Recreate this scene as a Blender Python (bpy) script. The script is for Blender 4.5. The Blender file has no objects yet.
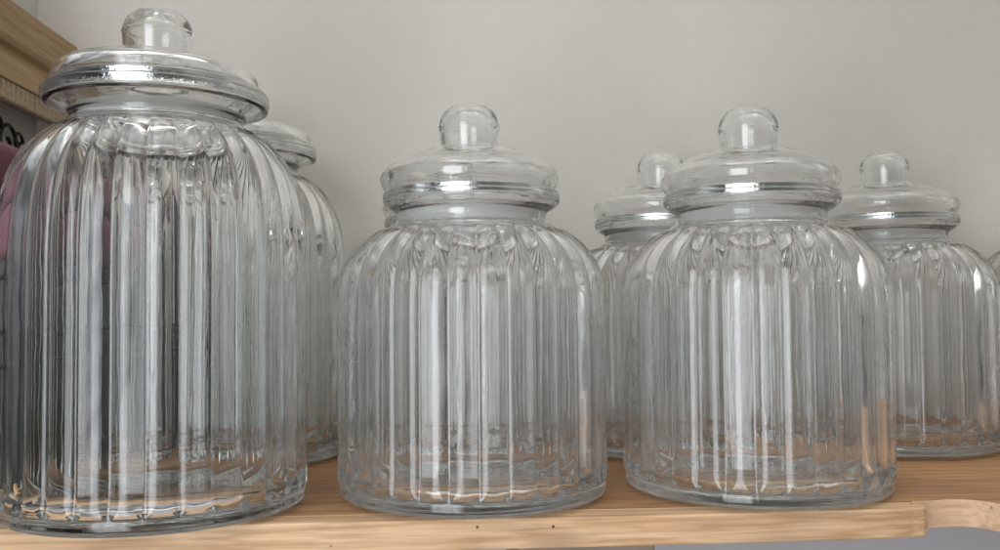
import bpy, math, random
import numpy as np
from mathutils import Matrix, Vector, noise as mnoise

random.seed(4)
S = bpy.context.scene
COL = S.collection
PI = math.pi

# ------------------------------------------------------------------ helpers
def link(o, parent=None):
    COL.objects.link(o)
    if parent: o.parent = parent
    return o

def tag(o, label=None, cat=None, group=None, kind=None):
    if label: o['label'] = label
    if cat: o['category'] = cat
    if group: o['group'] = group
    if kind: o['kind'] = kind
    return o

def empty(name, loc=(0, 0, 0), rz=0.0):
    o = bpy.data.objects.new(name, None)
    o.location = loc; o.rotation_euler = (0, 0, rz); o.empty_display_size = .03
    return link(o)

def mesh_obj(name, verts, faces, mat, parent=None, smooth=True):
    me = bpy.data.meshes.new(name)
    me.from_pydata([tuple(v) for v in verts], [], [tuple(f) for f in faces])
    me.validate()
    if smooth:
        me.polygons.foreach_set('use_smooth', [True]*len(me.polygons))
    me.materials.append(mat); me.update()
    return link(bpy.data.objects.new(name, me), parent)

def box(name, lo, hi, mat, parent=None, bevel=.0, seg=2):
    (x0, y0, z0), (x1, y1, z1) = lo, hi
    v = [(x0,y0,z0),(x1,y0,z0),(x1,y1,z0),(x0,y1,z0),(x0,y0,z1),(x1,y0,z1),(x1,y1,z1),(x0,y1,z1)]
    f = [(0,3,2,1),(4,5,6,7),(0,1,5,4),(1,2,6,5),(2,3,7,6),(3,0,4,7)]
    o = mesh_obj(name, v, f, mat, parent, smooth=False)
    if bevel:
        m = o.modifiers.new('bevel', 'BEVEL'); m.width = bevel; m.segments = seg; m.limit_method = 'ANGLE'
    return o

def prism(name, outline, z0, z1, mat, parent=None, bevel=.0):
    n = len(outline)
    v = [(x, y, z0) for x, y in outline] + [(x, y, z1) for x, y in outline]
    f = [tuple(reversed(range(n))), tuple(range(n, 2*n))] + [(i, (i+1) % n, n+(i+1) % n, n+i) for i in range(n)]
    o = mesh_obj(name, v, f, mat, parent, smooth=False)
    if bevel:
        m = o.modifiers.new('bevel', 'BEVEL'); m.width = bevel; m.segments = 2; m.limit_method = 'ANGLE'; m.angle_limit = .7
    return o

def tube(name, pts, r, mat, parent=None, n=10):
    pts = [Vector(p) for p in pts]; V = []; F = []
    for i, p in enumerate(pts):
        t = (pts[min(i+1, len(pts)-1)] - pts[max(i-1, 0)]).normalized()
        a = t.cross(Vector((1, 0, 0)))
        if a.length < .1: a = t.cross(Vector((0, 0, 1)))
        a.normalize(); b = t.cross(a)
        for k in range(n):
            q = 2*PI*k/n
            V.append(p + a*(r*math.cos(q)) + b*(r*math.sin(q)))
    for i in range(len(pts)-1):
        for k in range(n):
            F.append((i*n+k, i*n+(k+1) % n, (i+1)*n+(k+1) % n, (i+1)*n+k))
    F.append(tuple(reversed(range(n)))); F.append(tuple(range((len(pts)-1)*n, len(pts)*n)))
    return V, F

# ------------------------------------------------------------------ materials
def new_mat(name):
    m = bpy.data.materials.new(name); m.use_nodes = True
    nt = m.node_tree; nt.nodes.clear()
    out = nt.nodes.new('ShaderNodeOutputMaterial')
    return m, nt, out

def N(nt, t, **kw):
    n = nt.nodes.new(t)
    for k, v in kw.items():
        if hasattr(n, k) and k not in n.inputs: setattr(n, k, v)
        else: n.inputs[k].default_value = v
    return n

def ramp(nt, stops):
    n = nt.nodes.new('ShaderNodeValToRGB'); e = n.color_ramp.elements
    while len(e) < len(stops): e.new(.5)
    for el, (p, c) in zip(e, stops):
        el.position = p; el.color = (*c, 1) if len(c) == 3 else c
    return n

def glass_mat(name, tint, rough=0.0, wave=.15, dust_haze=.0):
    m, nt, out = new_mat(name); L = nt.links
    g = N(nt, 'ShaderNodeBsdfGlass', IOR=1.5); g.inputs['Color'].default_value = (*tint, 1); g.inputs['Roughness'].default_value = rough
    tc = N(nt, 'ShaderNodeTexCoord')
    mp = N(nt, 'ShaderNodeMapping'); mp.inputs['Scale'].default_value = (1, 1, .35)
    ns = N(nt, 'ShaderNodeTexNoise', Scale=95.0, Detail=2.0, Roughness=.45)
    bp = N(nt, 'ShaderNodeBump', Strength=wave, Distance=.0011)
    L.new(tc.outputs['Object'], mp.inputs[0]); L.new(mp.outputs[0], ns.inputs['Vector'])
    L.new(ns.outputs[0], bp.inputs['Height']); L.new(bp.outputs[0], g.inputs['Normal'])
    if dust_haze:
        d = N(nt, 'ShaderNodeBsdfDiffuse'); d.inputs[0].default_value = (.84, .825, .80, 1)
        n2 = N(nt, 'ShaderNodeTexNoise', Scale=40.0, Detail=6.0, Roughness=.75)
        mp2 = N(nt, 'ShaderNodeMapping'); mp2.inputs['Scale'].default_value = (1, 1, .5)
        L.new(tc.outputs['Object'], mp2.inputs[0]); L.new(mp2.outputs[0], n2.inputs['Vector'])
        r = ramp(nt, [(.35, (0, 0, 0)), (.8, (dust_haze*2, dust_haze*2, dust_haze*2))]); L.new(n2.outputs[0], r.inputs[0])
        mx = N(nt, 'ShaderNodeMixShader'); L.new(r.outputs[0], mx.inputs[0]); L.new(g.outputs[0], mx.inputs[1]); L.new(d.outputs[0], mx.inputs[2])
        L.new(mx.outputs[0], out.inputs[0])
    else:
        L.new(g.outputs[0], out.inputs[0])
    return m

def pine_mat(name, light, dark, ring, scale=1.0, rough=.5, knots=True, specks=True, axis='X', contrast=1.0, fibre=.78):
    """pine: long grain along one axis, cathedral figure, knots, fine pores"""
    m, nt, out = new_mat(name); L = nt.links
    b = N(nt, 'ShaderNodeBsdfPrincipled', Roughness=rough); b.inputs['Specular IOR Level'].default_value = .35
    tc = N(nt, 'ShaderNodeTexCoord')
    mp = N(nt, 'ShaderNodeMapping')
    if axis == 'Y': mp.inputs['Rotation'].default_value = (0, 0, PI/2)
    L.new(tc.outputs['Object'], mp.inputs[0])
    st = N(nt, 'ShaderNodeMapping'); st.inputs['Scale'].default_value = (2.2*scale, 26*scale, 34*scale)
    L.new(mp.outputs[0], st.inputs[0])
    warp = N(nt, 'ShaderNodeTexNoise', Scale=1.3, Detail=3.0, Roughness=.5); L.new(st.outputs[0], warp.inputs['Vector'])
    mul = N(nt, 'ShaderNodeMath', operation='MULTIPLY'); mul.inputs[1].default_value = 13.0; L.new(warp.outputs[0], mul.inputs[0])
    sn = N(nt, 'ShaderNodeMath', operation='SINE'); m2 = N(nt, 'ShaderNodeMath', operation='MULTIPLY'); m2.inputs[1].default_value = 3.2
    L.new(mul.outputs[0], m2.inputs[0]); L.new(m2.outputs[0], sn.inputs[0])
    r1 = ramp(nt, [(.0, (0, 0, 0)), (.5, (.18, .18, .18)), (.82, (.5, .5, .5)), (.97, (1, 1, 1))])
    ad = N(nt, 'ShaderNodeMath', operation='MULTIPLY_ADD'); ad.inputs[1].default_value = .5; ad.inputs[2].default_value = .5
    L.new(sn.outputs[0], ad.inputs[0]); L.new(ad.outputs[0], r1.inputs[0])
    base = N(nt, 'ShaderNodeMix', data_type='RGBA'); base.inputs[6].default_value = (*light, 1); base.inputs[7].default_value = (*dark, 1)
    ctr = N(nt, 'ShaderNodeMath', operation='MULTIPLY'); ctr.inputs[1].default_value = .75*contrast
    L.new(r1.outputs[0], ctr.inputs[0]); L.new(ctr.outputs[0], base.inputs[0])
    # fine fibres
    fs = N(nt, 'ShaderNodeMapping'); fs.inputs['Scale'].default_value = (14*scale, 420*scale, 420*scale); L.new(mp.outputs[0], fs.inputs[0])
    fn = N(nt, 'ShaderNodeTexNoise', Scale=1.0, Detail=4.0, Roughness=.65); L.new(fs.outputs[0], fn.inputs['Vector'])
    fr = ramp(nt, [(.32, (fibre, fibre*.97, fibre*.93)), (.62, (1.08, 1.06, 1.04))]); L.new(fn.outputs[0], fr.inputs[0])
    mx = N(nt, 'ShaderNodeMix', data_type='RGBA', blend_type='MULTIPLY'); mx.inputs[0].default_value = .85
    L.new(base.outputs[2], mx.inputs[6]); L.new(fr.outputs[0], mx.inputs[7])
    # broad blotches (age, handling)
    bn = N(nt, 'ShaderNodeTexNoise', Scale=9.0, Detail=4.0, Roughness=.6); L.new(mp.outputs[0], bn.inputs['Vector'])
    br = ramp(nt, [(.3, (.86, .83, .80)), (.7, (1.06, 1.05, 1.03))]); L.new(bn.outputs[0], br.inputs[0])
    mx2 = N(nt, 'ShaderNodeMix', data_type='RGBA', blend_type='MULTIPLY'); mx2.inputs[0].default_value = .9
    L.new(mx.outputs[2], mx2.inputs[6]); L.new(br.outputs[0], mx2.inputs[7])
    last = mx2
    if knots:
        ks = N(nt, 'ShaderNodeMapping'); ks.inputs['Scale'].default_value = (6.0, 13, 13); ks.inputs['Location'].default_value = (.3, .1, .4)
        L.new(mp.outputs[0], ks.inputs[0])
        vn = N(nt, 'ShaderNodeTexVoronoi', Scale=1.0, Randomness=1.0); L.new(ks.outputs[0], vn.inputs['Vector'])
        kr = ramp(nt, [(.03, (1, 1, 1)), (.16, (0, 0, 0))]); L.new(vn.outputs['Distance'], kr.inputs[0])
        kx = N(nt, 'ShaderNodeMix', data_type='RGBA'); kx.inputs[7].default_value = (*[c*.55 for c in ring], 1)
        km = N(nt, 'ShaderNodeMath', operation='MULTIPLY'); km.inputs[1].default_value = .6
        L.new(kr.outputs[0], km.inputs[0]); L.new(km.outputs[0], kx.inputs[0]); L.new(last.outputs[2], kx.inputs[6]); last = kx
    if specks:
        sn2 = N(nt, 'ShaderNodeTexVoronoi', Scale=62.0, Randomness=1.0); L.new(mp.outputs[0], sn2.inputs['Vector'])
        sr = ramp(nt, [(.045, (1, 1, 1)), (.075, (0, 0, 0))]); L.new(sn2.outputs['Distance'], sr.inputs[0])
        gt = N(nt, 'ShaderNodeTexNoise', Scale=23.0, Detail=1.0); L.new(mp.outputs[0], gt.inputs['Vector'])
        gr = ramp(nt, [(.45, (0, 0, 0)), (.50, (1, 1, 1))]); L.new(gt.outputs[0], gr.inputs[0])
        mm = N(nt, 'ShaderNodeMath', operation='MULTIPLY'); L.new(sr.outputs[0], mm.inputs[0]); L.new(gr.outputs[0], mm.inputs[1])
        sx = N(nt, 'ShaderNodeMix', data_type='RGBA'); sx.inputs[7].default_value = (.09, .045, .025, 1)
        L.new(mm.outputs[0], sx.inputs[0]); L.new(last.outputs[2], sx.inputs[6]); last = sx
    L.new(last.outputs[2], b.inputs['Base Color'])
    bp = N(nt, 'ShaderNodeBump', Strength=.25, Distance=.0006)
    L.new(fn.outputs[0], bp.inputs['Height']); L.new(bp.outputs[0], b.inputs['Normal'])
    L.new(b.outputs[0], out.inputs[0])
    return m

def plaster_mat(name, col, bump=.12):
    m, nt, out = new_mat(name); L = nt.links
    b = N(nt, 'ShaderNodeBsdfPrincipled', Roughness=.75); b.inputs['Specular IOR Level'].default_value = .25
    tc = N(nt, 'ShaderNodeTexCoord')
    n1 = N(nt, 'ShaderNodeTexNoise', Scale=5.0, Detail=5.0, Roughness=.6); L.new(tc.outputs['Object'], n1.inputs['Vector'])
    r = ramp(nt, [(.3, [c*.955 for c in col]), (.7, [c*1.03 for c in col])]); L.new(n1.outputs[0], r.inputs[0])
    v = N(nt, 'ShaderNodeTexVoronoi', Scale=11.0, Randomness=1.0); L.new(tc.outputs['Object'], v.inputs['Vector'])
    vr = ramp(nt, [(.012, (1, 1, 1)), (.022, (0, 0, 0))]); L.new(v.outputs['Distance'], vr.inputs[0])
    mx = N(nt, 'ShaderNodeMix', data_type='RGBA'); mx.inputs[7].default_value = (.12, .11, .1, 1)
    mf = N(nt, 'ShaderNodeMath', operation='MULTIPLY'); mf.inputs[1].default_value = .6
    L.new(vr.outputs[0], mf.inputs[0]); L.new(mf.outputs[0], mx.inputs[0]); L.new(r.outputs[0], mx.inputs[6])
    L.new(mx.outputs[2], b.inputs['Base Color'])
    n2 = N(nt, 'ShaderNodeTexNoise', Scale=160.0, Detail=4.0, Roughness=.6); L.new(tc.outputs['Object'], n2.inputs['Vector'])
    n3 = N(nt, 'ShaderNodeTexNoise', Scale=14.0, Detail=3.0); L.new(tc.outputs['Object'], n3.inputs['Vector'])
    ma = N(nt, 'ShaderNodeMath', operation='MULTIPLY_ADD'); ma.inputs[1].default_value = 4.0
    L.new(n3.outputs[0], ma.inputs[0]); L.new(n2.outputs[0], ma.inputs[2])
    bp = N(nt, 'ShaderNodeBump', Strength=bump, Distance=.0012); L.new(ma.outputs[0], bp.inputs['Height']); L.new(bp.outputs[0], b.inputs['Normal'])
    L.new(b.outputs[0], out.inputs[0])
    return m

def plain_mat(name, col, rough=.6, var=.12, scale=30.0, metallic=0.0):
    m, nt, out = new_mat(name); L = nt.links
    b = N(nt, 'ShaderNodeBsdfPrincipled', Roughness=rough, Metallic=metallic)
    tc = N(nt, 'ShaderNodeTexCoord')
    n1 = N(nt, 'ShaderNodeTexNoise', Scale=scale, Detail=5.0, Roughness=.6); L.new(tc.outputs['Object'], n1.inputs['Vector'])
    r = ramp(nt, [(.3, [c*(1-var) for c in col]), (.7, [c*(1+var) for c in col])]); L.new(n1.outputs[0], r.inputs[0])
    L.new(r.outputs[0], b.inputs['Base Color'])
    bp = N(nt, 'ShaderNodeBump', Strength=.15, Distance=.001); L.new(n1.outputs[0], bp.inputs['Height']); L.new(bp.outputs[0], b.inputs['Normal'])
    L.new(b.outputs[0], out.inputs[0])
    return m

def seal_mat(name):
    m, nt, out = new_mat(name); L = nt.links
    t = N(nt, 'ShaderNodeBsdfTranslucent'); t.inputs[0].default_value = (.95, .95, .94, 1)
    d = N(nt, 'ShaderNodeBsdfDiffuse'); d.inputs[0].default_value = (.97, .955, .93, 1)
    tr = N(nt, 'ShaderNodeBsdfTransparent'); tr.inputs[0].default_value = (.95, .96, .95, 1)
    a = N(nt, 'ShaderNodeMixShader'); a.inputs[0].default_value = .82
    L.new(t.outputs[0], a.inputs[1]); L.new(d.outputs[0], a.inputs[2])
    b = N(nt, 'ShaderNodeMixShader'); b.inputs[0].default_value = .28
    L.new(a.outputs[0], b.inputs[1]); L.new(tr.outputs[0], b.inputs[2])
    L.new(b.outputs[0], out.inputs[0])
    return m

M_GLASS = glass_mat('clear_glass', (.995, .998, .997), wave=.03, dust_haze=.046)  # dust film made heavier to paint extra brightness into the squat jars
M_GLASS_T = glass_mat('clear_glass_tall', (.994, .998, .996), wave=.03, dust_haze=.004)
M_LID = glass_mat('lid_glass', (.993, .998, .996), wave=.04, dust_haze=.016)
M_SEAT = glass_mat('stippled_glass', (.97, .99, .98), wave=.12)
for n_ in M_SEAT.node_tree.nodes:
    if n_.type == 'TEX_NOISE': n_.inputs['Scale'].default_value = 900.0
    if n_.type == 'BUMP': n_.inputs['Distance'].default_value = .0014
M_FLOOR = glass_mat('dusty_glass', (.98, .985, .98), wave=.25, dust_haze=.06)
M_SEAL = seal_mat('milky_seal')
M_TOP = pine_mat('aged_pine', (.54, .305, .145), (.33, .16, .068), (.2, .09, .04), rough=.5)
M_EDGE = pine_mat('pale_pine', (.78, .535, .335), (.60, .37, .205), (.32, .16, .08), rough=.6, contrast=1.15, fibre=.68)  # same pine as the board, light on its front put into the colour
M_SAWN = pine_mat('sawn_pine', (.82, .57, .39), (.68, .44, .28), (.32, .16, .08), rough=.75, knots=False, scale=.8)
M_BEAM = pine_mat('beam_pine', (.43, .30, .155), (.33, .215, .10), (.2, .1, .05), rough=.55, axis='Y', specks=False, knots=False)
M_WALL = plaster_mat('wall_paint', (.735, .688, .628), .4)
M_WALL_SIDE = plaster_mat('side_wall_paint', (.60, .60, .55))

# ------------------------------------------------------------------ revolve with optional ribs
def catmull(P, step):
    """resample a polyline of control points (r,z) by centripetal Catmull-Rom with about the given step"""
    P = [np.array(p, float) for p in P]
    out = []
    Q = [2*P[0]-P[1]] + P + [2*P[-1]-P[-2]]
    for i in range(1, len(Q)-2):
        p0, p1, p2, p3 = Q[i-1:i+3]
        t = [0]
        for a, b in ((p0, p1), (p1, p2), (p2, p3)): t.append(t[-1] + max(np.linalg.norm(b-a), 1e-6)**.5)
        n = max(1, int(math.ceil(np.linalg.norm(p2-p1)/step)))
        for k in range(n):
            u = t[1] + (t[2]-t[1])*k/n
            A1 = (t[1]-u)/(t[1]-t[0])*p0 + (u-t[0])/(t[1]-t[0])*p1
            A2 = (t[2]-u)/(t[2]-t[1])*p1 + (u-t[1])/(t[2]-t[1])*p2
            A3 = (t[3]-u)/(t[3]-t[2])*p2 + (u-t[2])/(t[3]-t[2])*p3
            B1 = (t[2]-u)/(t[2]-t[0])*A1 + (u-t[0])/(t[2]-t[0])*A2
            B2 = (t[3]-u)/(t[3]-t[1])*A2 + (u-t[1])/(t[3]-t[1])*A3
            out.append((t[2]-u)/(t[2]-t[1])*B1 + (u-t[1])/(t[2]-t[1])*B2)
    out.append(P[-1])
    a = np.array(out); a[:, 0] = np.maximum(a[:, 0], 0)
    return a

def grid_faces(nr, nt, wrap=True):
    i = np.arange(nr-1)[:, None]; k = np.arange(nt)[None, :]
    a = i*nt + k; b = i*nt + (k+1) % nt
    return np.stack([a, b, b+nt, a+nt], -1).reshape(-1, 4)

def wob(th, z, r, seed, f=26.0):
    """smooth pseudo-noise for hand-made waviness, vectorised as a few incommensurate waves on the surface"""
    rng = np.random.RandomState(seed); out = np.zeros(np.broadcast(th, z).shape)
    for _ in range(9):
        m = rng.randint(2, 22); k = rng.uniform(-1, 1)*f*4; ph = rng.uniform(0, 6.28)
        out += rng.uniform(.4, 1)/9*np.sin(m*th + k*z + ph + .8*np.sin(rng.randint(1, 5)*th + rng.uniform(-40, 40)*z))
    return out

def revolve(name, chains, nt, mat, parent=None, cavity=None):
    """chains: list of (pts Nx2, displacement function(th,s,pts)->NxM along the profile normal, or None) joined end to end"""
    th = np.arange(nt)*2*PI/nt
    rows = []
    for pts, fn in chains:
        d = np.gradient(pts, axis=0); ln = np.linalg.norm(d, axis=1)[:, None] + 1e-12
        nrm = np.stack([d[:, 1], -d[:, 0]], 1)/ln
        R = np.repeat(pts[:, :1], nt, 1); Z = np.repeat(pts[:, 1:], nt, 1)
        if fn is not None:
            s = np.concatenate([[0], np.cumsum(np.linalg.norm(np.diff(pts, axis=0), axis=1))])
            D = fn(th[None, :], s[:, None], pts)
            R = R + D*nrm[:, :1]; Z = Z + D*nrm[:, 1:]
        rows.append(np.stack([R*np.cos(th), R*np.sin(th), Z], -1))
    # drop duplicate rows at the joints
    G = [rows[0]] + [r[1:] for r in rows[1:]]
    G = np.concatenate(G, 0); nr = len(G)
    V = G.reshape(-1, 3); F = [tuple(f) for f in grid_faces(nr, nt)]
    V = [tuple(v) for v in V]
    if cavity is not None:                              # a closed hollow inside, its normals facing the hollow
        n0 = len(V)
        V += [(r*math.cos(t), r*math.sin(t), z) for r, z in cavity for t in th]
        F += [tuple(int(k)+n0 for k in f) for f in grid_faces(len(cavity), nt)]
    # close poles
    if abs(G[0, 0, 0]) + abs(G[0, 0, 1]) < 1e-5: pass
    o = mesh_obj(name, V, F, mat, parent)
    import bmesh
    bm = bmesh.new(); bm.from_mesh(o.data)
    bmesh.ops.remove_doubles(bm, verts=bm.verts, dist=1e-6)
    bm.to_mesh(o.data); bm.free()
    o.data.polygons.foreach_set('use_smooth', [True]*len(o.data.polygons))
    return o

NRIB = 32
def ribs(A, rref, s_bot, s_top, seed):
    def fn(th, s, pts):
        u = (th*NRIB/(2*PI)) % 1.0
        phi = 2*u-1                                     # -1..1 across one reed, valley at +-1
        b = 1-np.abs(phi)**2.1
        d0 = np.clip((s-s_bot)/.0085, 0, 4); d0 = np.where(d0 < 1, np.sqrt(np.clip(d0, 0, 1)), d0)
        d1 = np.clip((s_top-s)/.0075, 0, 4)
        k = .10
        def smin(a, c):
            h = np.clip(.5+.5*(c-a)/k, 0, 1); return c*(1-h)+a*h - k*h*(1-h)
        b = smin(smin(b, d0*1.05), d1)
        b = np.clip(b, -.05, 1)
        inside = np.clip((s-s_bot)/.012, 0, 1)
        r = pts[:, :1]
        Al = A*np.clip(r/rref, .3, 1)
        top = np.clip((s-s_top)/.003, 0, 1)
        disp = Al*(b-1) + .68*Al*(1-inside)*(s < s_bot+.02) 
        foot = np.clip((s_bot-.004-s)/.012, 0, 1)       # fade to the smooth foot
        disp = disp*(1-foot)*(1-top)
        return disp + .00011*wob(th, pts[:, 1:], r, seed, 14)*np.clip(s/.02, 0, 1)
    return fn

def inner_ribs(A, rref, z0, z1, seed):
    def fn(th, s, pts):
        z = pts[:, 1:]; r = pts[:, :1]
        w = np.clip((z-z0)/.02, 0, 1)*np.clip((z1-z)/.02, 0, 1)
        d = -A*.5*(np.cos(NRIB*th)+1)*w*np.clip(r/rref, .3, 1)   # the inside follows the reeds faintly
        # valley at th=0 so the crest is half a reed on: outward there (profile normal points inward)
        d = A*.5*(np.cos(NRIB*th)+1)*w*np.clip(r/rref, .3, 1) - A*.5*w
        return d + .00022*wob(th, z, r, seed, 12)*np.clip((r-.02)/.02, 0, 1) + .00010*wob(th*2, z*1.7, r, seed+5, 40)*np.clip((r-.02)/.02, 0, 1)
    return fn

def knurl(n, a):
    def fn(th, s, pts):
        L = s[-1, 0]
        return a*np.sin(n*th)*np.sin(PI*s/L)
    return fn

def make_jar(name, spec):
    root = empty(name)
    w = spec['wall']; rb = spec['r']; H = spec['shoulder']     # shoulder: list of (r,z) from the body up to neck root
    foot = spec['foot']
    # underside and foot (rib-free), then ribbed outside
    under = catmull([(0, .0075), (.02, .0072), (.045, .0062), (foot-.012, .0042), (foot-.006, .0016), (foot-.0028, .0003), (foot, 0), (foot+.0030, .0005),
                     (foot+.0072, .0013)], .0022)
    base = [(foot+.0072, .0013), (rb-.0034, .0022), (rb-.0012, .0038), (rb-.0003, .0062), (rb-.0001, .0090), (rb, .0120), (rb, .0155), (rb, .021), (rb, .03)]
    side = base + [(rb, z) for z in np.linspace(.04, H[0][1]-.012, 8)] + H
    outer = catmull(side, .0017)
    so = np.concatenate([[0], np.cumsum(np.linalg.norm(np.diff(outer, axis=0), axis=1))])
    s_bot = so[np.argmin(np.abs(outer[:, 1]-.0125) + (outer[:, 0] < rb-.01))]
    s_top = so[-1]-.003
    neck = catmull([H[-1]] + spec['neck'], .0009)
    liptop = catmull(spec['liptop'], .0007)
    inn = spec['neck_in']
    ins = catmull([spec['liptop'][-1], (inn+.0002, spec['liptop'][-1][1]-.0018), (inn, spec['liptop'][-1][1]-.004), (inn, H[-1][1]+.002)] +
                  [(max(inn, r-w*1.05), z-w*.75) for r, z in reversed(H[1:-1])] +
                  [(rb-w, z) for z in np.linspace(H[0][1]-.012, .034, 9)] +
                  [(rb-w-.0004, .0240), (rb-w-.0024, .0172), (rb-w-.0070, .0134), (rb-w-.014, .0119), (.0600, .0114), (.0570, .0115), (.0550, .0126), (.0520, .0129), (.03, .0132), (0, .0134)], .0022)
    body = revolve('jar_body', [(under, None), (outer, ribs(.0024, rb, s_bot, s_top, spec['seed'])), (neck, None), (liptop, None),
                                (ins, inner_ribs(.00018, rb, .02, H[-1][1]-.004, spec['seed']+9))], NRIB*14, spec['glass'], root)
    body.data.materials.append(M_SEAT); body.data.materials.append(M_FLOOR)
    zt = spec['liptop'][0][1]; me = body.data
    for p in me.polygons:
        c_ = p.center; rr = math.hypot(c_.x, c_.y)
        if rr > min(p_[0] for p_ in spec['liptop'][:9])-.0004 and c_.z > spec['liptop'][11][1]+.0006 and c_.z < zt-.0004 and p.normal.x*c_.x + p.normal.y*c_.y < 0: p.material_index = 1
        if rr < .056 and .0105 < c_.z < .0165: p.material_index = 2
    # lid: hollow dome with a rolled rim, plug below; knob closes the hole on top
    lid_out = catmull(spec['lid'], .0011)                       # from the knob root out over the rim to the seat
    lid_in = catmull(spec['lid_in'], .0014)                     # from the seat down the plug and up to the centre
    def lidwob(th, s, pts): return .00012*wob(th, pts[:, 1:]*3, pts[:, :1], spec['seed']+3, 40)*np.clip(s/.006, 0, 1)*np.clip((s[-1, 0]-s)/.004, 0, 1)
    lid = revolve('lid', [(lid_in[::-1].copy(), lidwob), (lid_out[::-1].copy(), lidwob)], 192, M_LID, root)
    kn = catmull(spec['knob_low'], .001); kd = catmull(spec['knob_dome'], .001)
    cav = catmull(spec['knob_in'], .001)                       # the knob is blown hollow and opens into the lid
    knob = revolve('knob', [(kn, None), (kd, None)], 96, M_LID, lid, cavity=cav)
    # milky seal ring round the plug
    s0, s1, sr = spec['seal']
    ring = [(sr-.0006, s0), (sr, s0+.0006), (sr+.0004, (s0+s1)/2-.004), (sr, (s0+s1)/2), (sr+.0004, s1-.004), (sr, s1-.0004), (sr-.0006, s1),
            (sr-.0009, s1-.0006), (sr-.0009, s0+.0006), (sr-.0006, s0)]
    revolve('seal', [(np.array(ring), None)], 128, M_SEAL, lid)
    return root

squat = dict(glass=M_GLASS, r=.0908, foot=.0745, wall=.0044, seed=11, knurl=150, neck_in=.0474,
    shoulder=[(.0908, .118), (.0905, .133), (.0893, .146), (.0862, .156), (.0800, .1655), (.0715, .1735), (.0625, .1792), (.0553, .1822)],
    neck=[(0.0525, 0.1838), (0.0514, 0.1862), (0.0513, 0.1895), (0.0524, 0.1914), (0.055, 0.193), (0.058, 0.195), (0.0594, 0.1961), (0.0601, 0.1974), (0.06063, 0.1988), (0.0607, 0.2008), (0.06058, 0.2026), (0.06011, 0.2042), (0.05922, 0.2053), (0.05916, 0.20539)],
    liptop=[(0.05916, 0.20539), (0.05886, 0.20509), (0.05835, 0.20454), (0.05785, 0.204), (0.05734, 0.20345), (0.05683, 0.2029), (0.05643, 0.2025), (0.05683, 0.2021), (0.05737, 0.20145), (0.05792, 0.2008), (0.05846, 0.20016), (0.05901, 0.19951), (0.05871, 0.19861), (0.0565, 0.1962), (0.053, 0.1944), (0.05, 0.1932), (0.0486, 0.1924)],
    lid=[(.0195, .2357), (.0240, .2352), (.0310, .2338), (.0400, .2305), (.0480, .2268), (.0555, .2228), (.0600, .2180), (.0613, .2142), (.0608, .2110), (.0596, .2084), (.0580, .2062), (.0556, .2046), (.0540, .2030)],
    lid_in=[(.0540, .2030), (.0500, .1985), (.0472, .1952), (.0456, .1915), (.0448, .1850), (.0442, .1822), (.0432, .1816), (.0422, .1826), (.0417, .1860), (.0420, .1960), (.0440, .2010), (.0510, .2075), (.0545, .2125), (.0540, .2165), (.0500, .2200), (.0430, .2240), (.0340, .2280), (.0250, .2305), (.0192, .2322), (.0168, .2345)],
    knob_low=[(.0195, .2357), (.0196, .2366), (.0200, .2420), (.0205, .2480), (.0208, .2496), (.02115, .2502)],
    knob_dome=[(.02115, .2502), (.0208, .2508), (.0205, .2528), (.0194, .2568), (.0170, .2608), (.0132, .2638), (.0080, .2655), (.0035, .2659), (0, .2660)],
    knob_in=[(0, .2628), (.0060, .2623), (.0118, .2600), (.0156, .2564), (.0176, .2520), (.0179, .2485), (.0173, .2420), (.0167, .2372), (.0168, .2345)],
    seal=(.1812, .1958, .0464))
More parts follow.
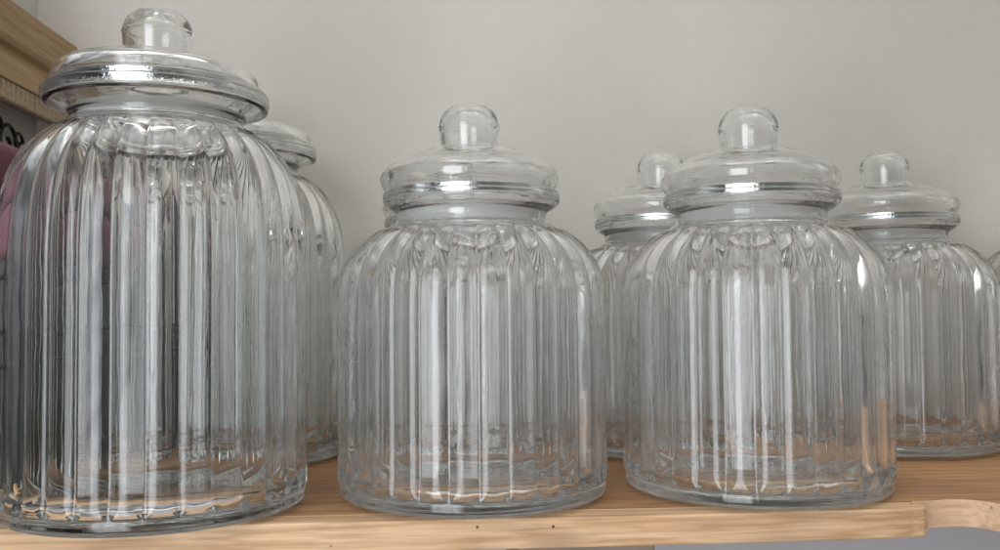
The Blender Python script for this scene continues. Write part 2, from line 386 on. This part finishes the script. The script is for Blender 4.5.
tall = dict(glass=M_GLASS_T, r=.0946, foot=.0792, wall=.0046, seed=23, knurl=160, neck_in=.0492,
    shoulder=[(.0946, .150), (.0942, .168), (.0925, .189), (.0893, .205), (.0850, .2165), (.0790, .2265), (.0710, .2352), (.0625, .2415), (.0565, .2440)],
    neck=[(0.0545, 0.2452), (0.0535, 0.247), (0.0534, 0.2496), (0.0546, 0.2512), (0.063, 0.2552), (0.0672, 0.2566), (0.069, 0.2576), (0.06955, 0.259), (0.07022, 0.2606), (0.0703, 0.2624), (0.07016, 0.2644), (0.0696, 0.2662), (0.0685, 0.2675), (0.06812, 0.2683)],
    liptop=[(0.06812, 0.2683), (0.06782, 0.268), (0.06711, 0.26732), (0.0664, 0.26663), (0.06568, 0.26594), (0.06497, 0.26526), (0.06457, 0.26486), (0.06497, 0.26446), (0.06598, 0.26305), (0.06699, 0.26165), (0.06799, 0.26025), (0.069, 0.25884), (0.0687, 0.25794), (0.065, 0.2574), (0.06, 0.2553), (0.054, 0.2526), (0.051, 0.2508), (0.0505, 0.25)],
    lid=[(.0205, .2862), (.0300, .2860), (.0450, .2852), (.0555, .2836), (.0608, .2808), (.0632, .2775), (.0637, .2750), (.0633, .2718), (.0630, .2702), (.0634, .2682), (.0637, .2668), (.0630, .2646), (.0600, .2622)],
    lid_in=[(.0600, .2622), (.0520, .2545), (.0490, .2494), (.0474, .2465), (.0466, .2455), (.0460, .2440), (.0450, .2434), (.0440, .2444), (.0436, .2490), (.0440, .2560), (.0480, .2630), (.0550, .2690), (.0575, .2735), (.0562, .2775), (.0530, .2795), (.0450, .2810), (.0340, .2820), (.0250, .2828), (.0200, .2836), (.0178, .2856)],
    knob_low=[(.0205, .2862), (.0207, .2874), (.0213, .2940), (.0219, .3030), (.0221, .3060), (.0225, .3067)],
    knob_dome=[(.0225, .3068), (.0221, .3074), (.0217, .3097), (.0205, .3135), (.0180, .3172), (.0140, .3203), (.0085, .3221), (.0035, .3227), (0, .3228)],
    knob_in=[(0, .3196), (.0065, .3189), (.0127, .3162), (.0166, .3120), (.0187, .3080), (.0190, .3048), (.0185, .2980), (.0179, .2905), (.0178, .2856)],
    seal=(.2432, .2570, .0482))

GROUP = 'ribbed glass storage jars on the shelf'
def copy_tree(o, parent=None):
    c = o.copy(); COL.objects.link(c); c.parent = parent
    for ch in [x for x in bpy.data.objects if x.parent == o]: copy_tree(ch, c)
    return c
proto_s = make_jar('glass_jar', squat)
proto_t = make_jar('glass_jar', tall)
spots = [
 (proto_s, .0226, .6405, 0, 'clear ribbed squat jar at the shelf edge, next to the big tall jar'),
 (proto_s, .2195, .6433, 9, 'clear ribbed squat jar at the shelf edge, nearest the end of the pale edge strip'),
 (proto_s, .2010, .8290, 23, 'ribbed squat jar by the wall, half seen between the two front squat jars'),
 (proto_s, .4059, .8216, 5, 'ribbed squat jar by the wall behind the scooped stretch of shelf'),
 (proto_s, .0132, .8245, 31, 'ribbed squat jar by the wall, hidden behind a front jar with its lip peeping out'),
 (proto_s, .5950, .8330, 14, 'ribbed squat jar cut off by the picture edge, only a sliver of its shoulder showing'),
 (proto_t, -.1816, .6175, 3, 'largest tall ribbed jar with wide flared lip, in front, its base overhanging the shelf edge'),
 (proto_t, -.1770, .8240, 19, 'tall ribbed jar by the wall, mostly hidden behind the largest jar'),
]
seen = set()
for pr, x, y, a, lab in spots:
    o = pr if pr not in seen else copy_tree(pr)
    seen.add(pr)
    o.location = (x, y, .0004)
    cell = 360/NRIB
    o.rotation_euler = (0, 0, math.radians(-90 + a*cell*.37 + (a*7 % NRIB)*cell))
    for ch in bpy.data.objects:
        if ch.parent == o and ch.name.startswith('lid'):
            ch.rotation_euler = (math.radians(random.uniform(-.35, .35)), math.radians(random.uniform(-.35, .35)), random.uniform(0, 6.28))
    tag(o, lab, 'jar', GROUP)

# ------------------------------------------------------------------ shelf
WALL_Y = .925; WALL_X = -.3875
shelf = tag(empty('shelf', (.1, .75, 0)), 'pine shelf board with pale front strip and scooped front edge, carrying the jars', 'shelf')
def child(o, p):
    o.parent = p; o.matrix_parent_inverse = Matrix.Translation(-Vector(p.location)); return o
T = .0185
scoop = [(.3032, .5895), (.3062, .5888), (.3110, .5882), (.3165, .5890), (.3230, .5905), (.3300, .5915), (.3370, .5908), (.3430, .5885), (.3480, .5842), (.3510, .5790), (.3545, .5715), (.3590, .5640), (.366, .557), (.378, .551), (.40, .548), (.9, .548)]
scoop = [tuple(p) for p in catmull(scoop[:-1], .002)] + [scoop[-1]]
board = prism('board', [(WALL_X+.0005, WALL_Y-.0005), (WALL_X+.0005, .5850)] + [(.3030, .5850)] + scoop + [(.9, WALL_Y-.0005)], -T+.0005, 0, M_TOP, bevel=.0007)
board.data.materials.append(M_SAWN)
for p in board.data.polygons:
    if abs(p.normal.z) < .5: p.material_index = 1
child(board, shelf)
def worn(pts, step, amp):
    rng = random.Random(8); out = []
    for (x0, y0), (x1, y1) in zip(pts, pts[1:]):
        n = max(1, int(math.hypot(x1-x0, y1-y0)/step))
        for k in range(n): out.append((x0+(x1-x0)*k/n + rng.gauss(0, amp*.3), y0+(y1-y0)*k/n + (rng.gauss(0, amp) if k else 0)))
    out.append(pts[-1]); return out
strip = prism('edge_strip', [(WALL_X+.0005, .5846)] + worn([(WALL_X+.0005, .5662), (-.2, .5660), (.0, .5650), (.15, .5648), (.255, .5665), (.290, .5685), (.3015, .5705), (.3045, .5730), (.3058, .5780)], .012, .00022) + [(.3060, .5846)], -T, -.0002, M_EDGE, bevel=.0011)
child(strip, shelf)
br = box('bracket', (.050, .60, -.060), (.138, WALL_Y-.002, -T-.0004), plain_mat('dark_wood', (.36, .285, .22), .6), bevel=.002)
child(br, shelf)

# ------------------------------------------------------------------ walls
wq = mesh_obj('wall_lower', [(-.3875, WALL_Y, -1.2), (2.2, WALL_Y, -1.2), (2.2, WALL_Y, -.0100), (-.3875, WALL_Y, -.0100)], [(0, 1, 2, 3)], plaster_mat('lower_wall_lightened', (.78, .775, .82)), smooth=False)  # back wall below the shelf, colour lightened in place of missing light
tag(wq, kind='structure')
wb = mesh_obj('wall_back', [(-.3875, WALL_Y, -.0100), (2.2, WALL_Y, -.0100), (2.2, WALL_Y, 1.6), (-.3875, WALL_Y, 1.6)], [(0, 1, 2, 3)], M_WALL, smooth=False)
tag(wb, kind='structure')
wl = mesh_obj('wall_left', [(WALL_X, WALL_Y, -1.2), (WALL_X, WALL_Y, 1.6), (WALL_X, .69, 1.6), (WALL_X, .69, -1.2)], [(0, 1, 2, 3)], M_WALL_SIDE, smooth=False)
tag(wl, kind='structure')

# ------------------------------------------------------------------ upper wooden rail on the side wall
beam = tag(empty('wooden_rail', (WALL_X, .7, .34)), 'tan wooden rail with stepped moulding fixed high on the side wall', 'rail')
def rail_piece(name, prof, mat, y0=.70, y1=WALL_Y-.001):
    n = len(prof)
    v = [(x, y0, z) for x, z in prof] + [(x, y1, z) for x, z in prof]
    f = [tuple(range(n)), tuple(reversed(range(n, 2*n)))] + [(i, n+i, n+(i+1) % n, (i+1) % n) for i in range(n)]
    o = mesh_obj(name, v, f, mat, smooth=False)
    m = o.modifiers.new('bevel', 'BEVEL'); m.width = .0012; m.segments = 2; m.angle_limit = .4
    return child(o, beam)
rail_piece('fascia', [(WALL_X+.001, .383), (-.3492, .383), (-.3488, .378), (-.3484, .352), (-.3500, .347), (-.3560, .3445), (-.3545, .340), (-.3512, .333), (-.3500, .3165), (WALL_X+.001, .3165)], M_BEAM)
# ribbed lower band: fine upright flutes worked in its face
V = []; F = []; ny = 225
pr_ = [(-.3515, .3160), (-.3515, .310), (-.3515, .305), (-.3515, .3012), (-.3530, .3000), (WALL_X+.001, .3125), (WALL_X+.001, .3160)]
for i in range(ny):
    y = .70 + (WALL_Y-.0015-.70)*i/(ny-1)
    d = -.0016*max(0.0, math.cos(2*PI*i/9.0))**3
    for j, (x, z) in enumerate(pr_): V.append((x + (d if j < 4 else 0), y, z))
for i in range(ny-1):
    for j in range(7): F.append((i*7+j, i*7+(j+1) % 7, (i+1)*7+(j+1) % 7, (i+1)*7+j))
F.append(tuple(range(7))); F.append(tuple(reversed(range((ny-1)*7, ny*7))))
child(mesh_obj('ribbed_band', V, F, pine_mat('band_wood', (.42, .34, .235), (.34, .27, .18), (.2, .1, .05), rough=.7, knots=False, specks=False), smooth=False), beam)

# ------------------------------------------------------------------ clutter by the side wall
ob = tag(empty('scroll_ornament', (WALL_X+.004, .845, .276)), 'black curled wrought iron ornament hanging on the side wall under the rail', 'ornament')
M_IRON = plain_mat('black_iron', (.018, .018, .017), .35, metallic=.4)
def spiral(cy, cz, r0, r1, a0, a1, n=40):
    return [(.004, cy + (r0+(r1-r0)*k/(n-1))*math.cos(a0+(a1-a0)*k/(n-1)), cz + (r0+(r1-r0)*k/(n-1))*math.sin(a0+(a1-a0)*k/(n-1))) for k in range(n)]
for cy, cz, r0, r1, a0, a1, rr in ((.0, 0, .020, .004, -.6, 7.5, .0019), (-.045, -.006, .022, .004, 3.6, -4.5, .0019), (.012, -.024, .013, .003, 1.0, 8.0, .0017), (-.030, -.034, .016, .003, 2.0, 9.0, .0018), (.022, .004, .010, .002, 0, 6.5, .0016), (-.016, .012, .012, .003, 5, -2, .0017)):
    v, f = tube('curl', spiral(cy, cz, r0, r1, a0, a1), rr, M_IRON)
    mesh_obj('curl', v, f, M_IRON, ob)

def carton(name, loc, size, rz, body, lid_h, mat, mat2, label, cat):
    r = tag(empty(name, loc, rz), label, cat)
    sx, sy, sz = size
    box('box_body', (-sx/2, -sy/2, 0), (sx/2, sy/2, sz-lid_h-.0006), mat, r, .003)
    box('box_lid', (-sx/2-.0025, -sy/2-.0025, sz-lid_h), (sx/2+.0025, sy/2+.0025, sz), mat2, r, .003)
    return r
M_DARK = plain_mat('charcoal_board', (.008, .0105, .0095), .55)
M_GREY = plain_mat('grey_board', (.05, .055, .052), .6)
M_PINK = plain_mat('rose_cloth', (.19, .072, .092), .8, scale=180)
M_NAVY = plain_mat('navy_cloth', (.020, .030, .065), .7)
M_WHITE = plain_mat('white_plastic', (.62, .62, .60), .4, var=.04)
carton('storage_box', (-.3335, .745, .0003), (.100, .33, .112), .0, 0, .02, M_DARK, M_DARK, 'charcoal storage box on the shelf by the side wall, lowest of the stack', 'box')
carton('storage_box', (-.345, .740, .1127), (.070, .29, .050), .01, 0, .012, M_GREY, M_GREY, 'grey box in the middle of the stack by the side wall', 'box')
bk = tag(empty('book', (-.2975, .868, .1127)), 'navy book standing upright on the charcoal box beside the folded cloth', 'book')
box('cover', (-.007, -.045, 0), (.007, .047, .125), M_NAVY, bk, .0015)
box('pages', (-.0055, -.0462, .002), (.0055, -.0452, .1232), M_WHITE, bk)
cl = tag(empty('folded_cloth', (-.334, .805, .1632)), 'dusty pink folded cloth on top of the stack by the side wall', 'cloth')
for k in range(2):
    box('fold', (-.036+.002*k, -.205+.006*k, .0002+.0428*k), (.035-.003*k, .088-.004*k, .0428+.0428*k), M_PINK, cl, .014, 5)

# ------------------------------------------------------------------ light
W = bpy.data.worlds.new('World'); S.world = W; W.use_nodes = True
nt = W.node_tree; nt.nodes.clear(); L = nt.links
wo = N(nt, 'ShaderNodeOutputWorld'); bg = N(nt, 'ShaderNodeBackground', Strength=2.75)
tc = N(nt, 'ShaderNodeTexCoord')
n1 = N(nt, 'ShaderNodeTexNoise', Scale=2.2, Detail=3.0, Roughness=.55); L.new(tc.outputs['Generated'], n1.inputs['Vector'])
r1 = ramp(nt, [(.38, (.03, .031, .033)), (.5, (.15, .15, .15)), (.62, (.42, .418, .412))]); L.new(n1.outputs[0], r1.inputs[0])
sx = N(nt, 'ShaderNodeSeparateXYZ'); L.new(tc.outputs['Generated'], sx.inputs[0])
r2 = ramp(nt, [(.15, (1.0, .97, .95)), (.36, (.55, .53, .52)), (.47, (.4, .39, .38)), (.58, (.95, .94, .92)), (.74, (2.1, 2.07, 2.02)), (.90, (3.9, 3.85, 3.75))])
mz = N(nt, 'ShaderNodeMath', operation='MULTIPLY_ADD'); mz.inputs[1].default_value = .5; mz.inputs[2].default_value = .5
L.new(sx.outputs[2], mz.inputs[0]); L.new(mz.outputs[0], r2.inputs[0])
mm = N(nt, 'ShaderNodeMix', data_type='RGBA', blend_type='MULTIPLY'); mm.inputs[0].default_value = 1.0
L.new(r1.outputs[0], mm.inputs[6]); L.new(r2.outputs[0], mm.inputs[7])
r3 = ramp(nt, [(.05, (.30, .31, .33)), (.35, (.7, .71, .73)), (.6, (1, 1, 1))])
my = N(nt, 'ShaderNodeMath', operation='MULTIPLY_ADD'); my.inputs[1].default_value = .5; my.inputs[2].default_value = .5
L.new(sx.outputs[1], my.inputs[0]); L.new(my.outputs[0], r3.inputs[0])
m3 = N(nt, 'ShaderNodeMix', data_type='RGBA', blend_type='MULTIPLY'); m3.inputs[0].default_value = 1.0
L.new(mm.outputs[2], m3.inputs[6]); L.new(r3.outputs[0], m3.inputs[7])
r4 = ramp(nt, [(.08, (.22, .23, .25)), (.42, (1, 1, 1)), (.62, (1.05, 1.04, 1.02)), (1, (1.5, 1.48, 1.44))])
mxx = N(nt, 'ShaderNodeMath', operation='MULTIPLY_ADD'); mxx.inputs[1].default_value = .5; mxx.inputs[2].default_value = .5
L.new(sx.outputs[0], mxx.inputs[0]); L.new(mxx.outputs[0], r4.inputs[0])
m4 = N(nt, 'ShaderNodeMix', data_type='RGBA', blend_type='MULTIPLY'); m4.inputs[0].default_value = 1.0
L.new(m3.outputs[2], m4.inputs[6]); L.new(r4.outputs[0], m4.inputs[7])
L.new(m4.outputs[2], bg.inputs[0]); L.new(bg.outputs[0], wo.inputs[0])

def area(name, loc, target, w, h, power, col):
    l = bpy.data.lights.new(name, 'AREA'); l.shape = 'RECTANGLE'; l.size = w; l.size_y = h; l.energy = power; l.color = col
    o = bpy.data.objects.new(name, l); COL.objects.link(o); o.location = loc
    l.spread = math.radians(130); o.rotation_euler = (Vector(target)-Vector(loc)).to_track_quat('-Z', 'Y').to_euler()
    return o
def curtain(o, edge=.22, streak=.35, seed=0.0):
    """soft edges and a little unevenness across the lamp, as a curtained window has"""
    l = o.data; l.use_nodes = True; nt = l.node_tree; L = nt.links
    em = next(n for n in nt.nodes if n.type == 'EMISSION')
    g = nt.nodes.new('ShaderNodeNewGeometry'); sp = nt.nodes.new('ShaderNodeSeparateXYZ'); L.new(g.outputs['Parametric'], sp.inputs[0])
    prev = None
    for ax, e in ((0, edge), (1, edge*.6)):
        a = N(nt, 'ShaderNodeMath', operation='PINGPONG'); a.inputs[1].default_value = .5; L.new(sp.outputs[ax], a.inputs[0])
        m = nt.nodes.new('ShaderNodeMapRange'); m.interpolation_type = 'SMOOTHSTEP'; m.inputs['From Max'].default_value = e; L.new(a.outputs[0], m.inputs['Value'])
        if prev is None: prev = m.outputs[0]
        else:
            q = N(nt, 'ShaderNodeMath', operation='MULTIPLY'); L.new(prev, q.inputs[0]); L.new(m.outputs[0], q.inputs[1]); prev = q.outputs[0]
    mp = nt.nodes.new('ShaderNodeMapping'); mp.inputs['Scale'].default_value = (7, 2.5, 1); mp.inputs['Location'].default_value = (seed, seed, seed); L.new(g.outputs['Parametric'], mp.inputs[0])
    nz = N(nt, 'ShaderNodeTexNoise', Scale=1.0, Detail=3.0); L.new(mp.outputs[0], nz.inputs['Vector'])
    mr = nt.nodes.new('ShaderNodeMapRange'); mr.inputs['From Min'].default_value = .3; mr.inputs['From Max'].default_value = .7
    mr.inputs['To Min'].default_value = 1-streak; mr.inputs['To Max'].default_value = 1+streak; L.new(nz.outputs[0], mr.inputs['Value'])
    q = N(nt, 'ShaderNodeMath', operation='MULTIPLY'); L.new(prev, q.inputs[0]); L.new(mr.outputs[0], q.inputs[1])
    L.new(q.outputs[0], em.inputs['Strength'])
curtain(area('window_light', (-.41, -.36, .14), (.30, .90, .14), .60, 1.45, 11.0, (.92, .96, 1.0)))
curtain(area('window_light', (-.13, -.62, .30), (.30, .90, .20), .07, 1.25, .8, (.92, .96, 1.0)), .4)

# ------------------------------------------------------------------ camera (solved from the photograph)
yaw, pit, rol = math.radians(-3.74), math.radians(2.14), math.radians(-.46)
R = Vector((math.cos(yaw), math.sin(yaw), 0)); Fw = Vector((-math.sin(yaw), math.cos(yaw), 0)); U = Vector((0, 0, 1))
F2 = Fw*math.cos(pit) + U*math.sin(pit); U2 = U*math.cos(pit) - Fw*math.sin(pit)
R3 = R*math.cos(rol) + U2*math.sin(rol); U3 = U2*math.cos(rol) - R*math.sin(rol)
cd = bpy.data.cameras.new('camera'); cam = bpy.data.objects.new('camera', cd); COL.objects.link(cam)
cam.matrix_world = Matrix(((R3.x, U3.x, -F2.x, 0), (R3.y, U3.y, -F2.y, 0), (R3.z, U3.z, -F2.z, .1251), (0, 0, 0, 1)))
cd.sensor_fit = 'HORIZONTAL'; cd.angle = 2*math.atan(500/934.3); cd.clip_start = .01; cd.clip_end = 50
S.camera = cam

# ------------------------------------------------------------------ render settings
S.render.engine = 'CYCLES'
c = S.cycles
c.max_bounces = 40; c.transmission_bounces = 40; c.glossy_bounces = 12; c.diffuse_bounces = 4; c.transparent_max_bounces = 24
c.caustics_reflective = True; c.caustics_refractive = True; c.blur_glossy = .3
c.sample_clamp_indirect = 7.0; c.use_denoising = True
try: c.denoiser = 'OPENIMAGEDENOISE'
except Exception: pass
S.view_settings.view_transform = 'Standard'; S.view_settings.look = 'None'
S.view_settings.exposure = -0.24; S.view_settings.gamma = 1.0
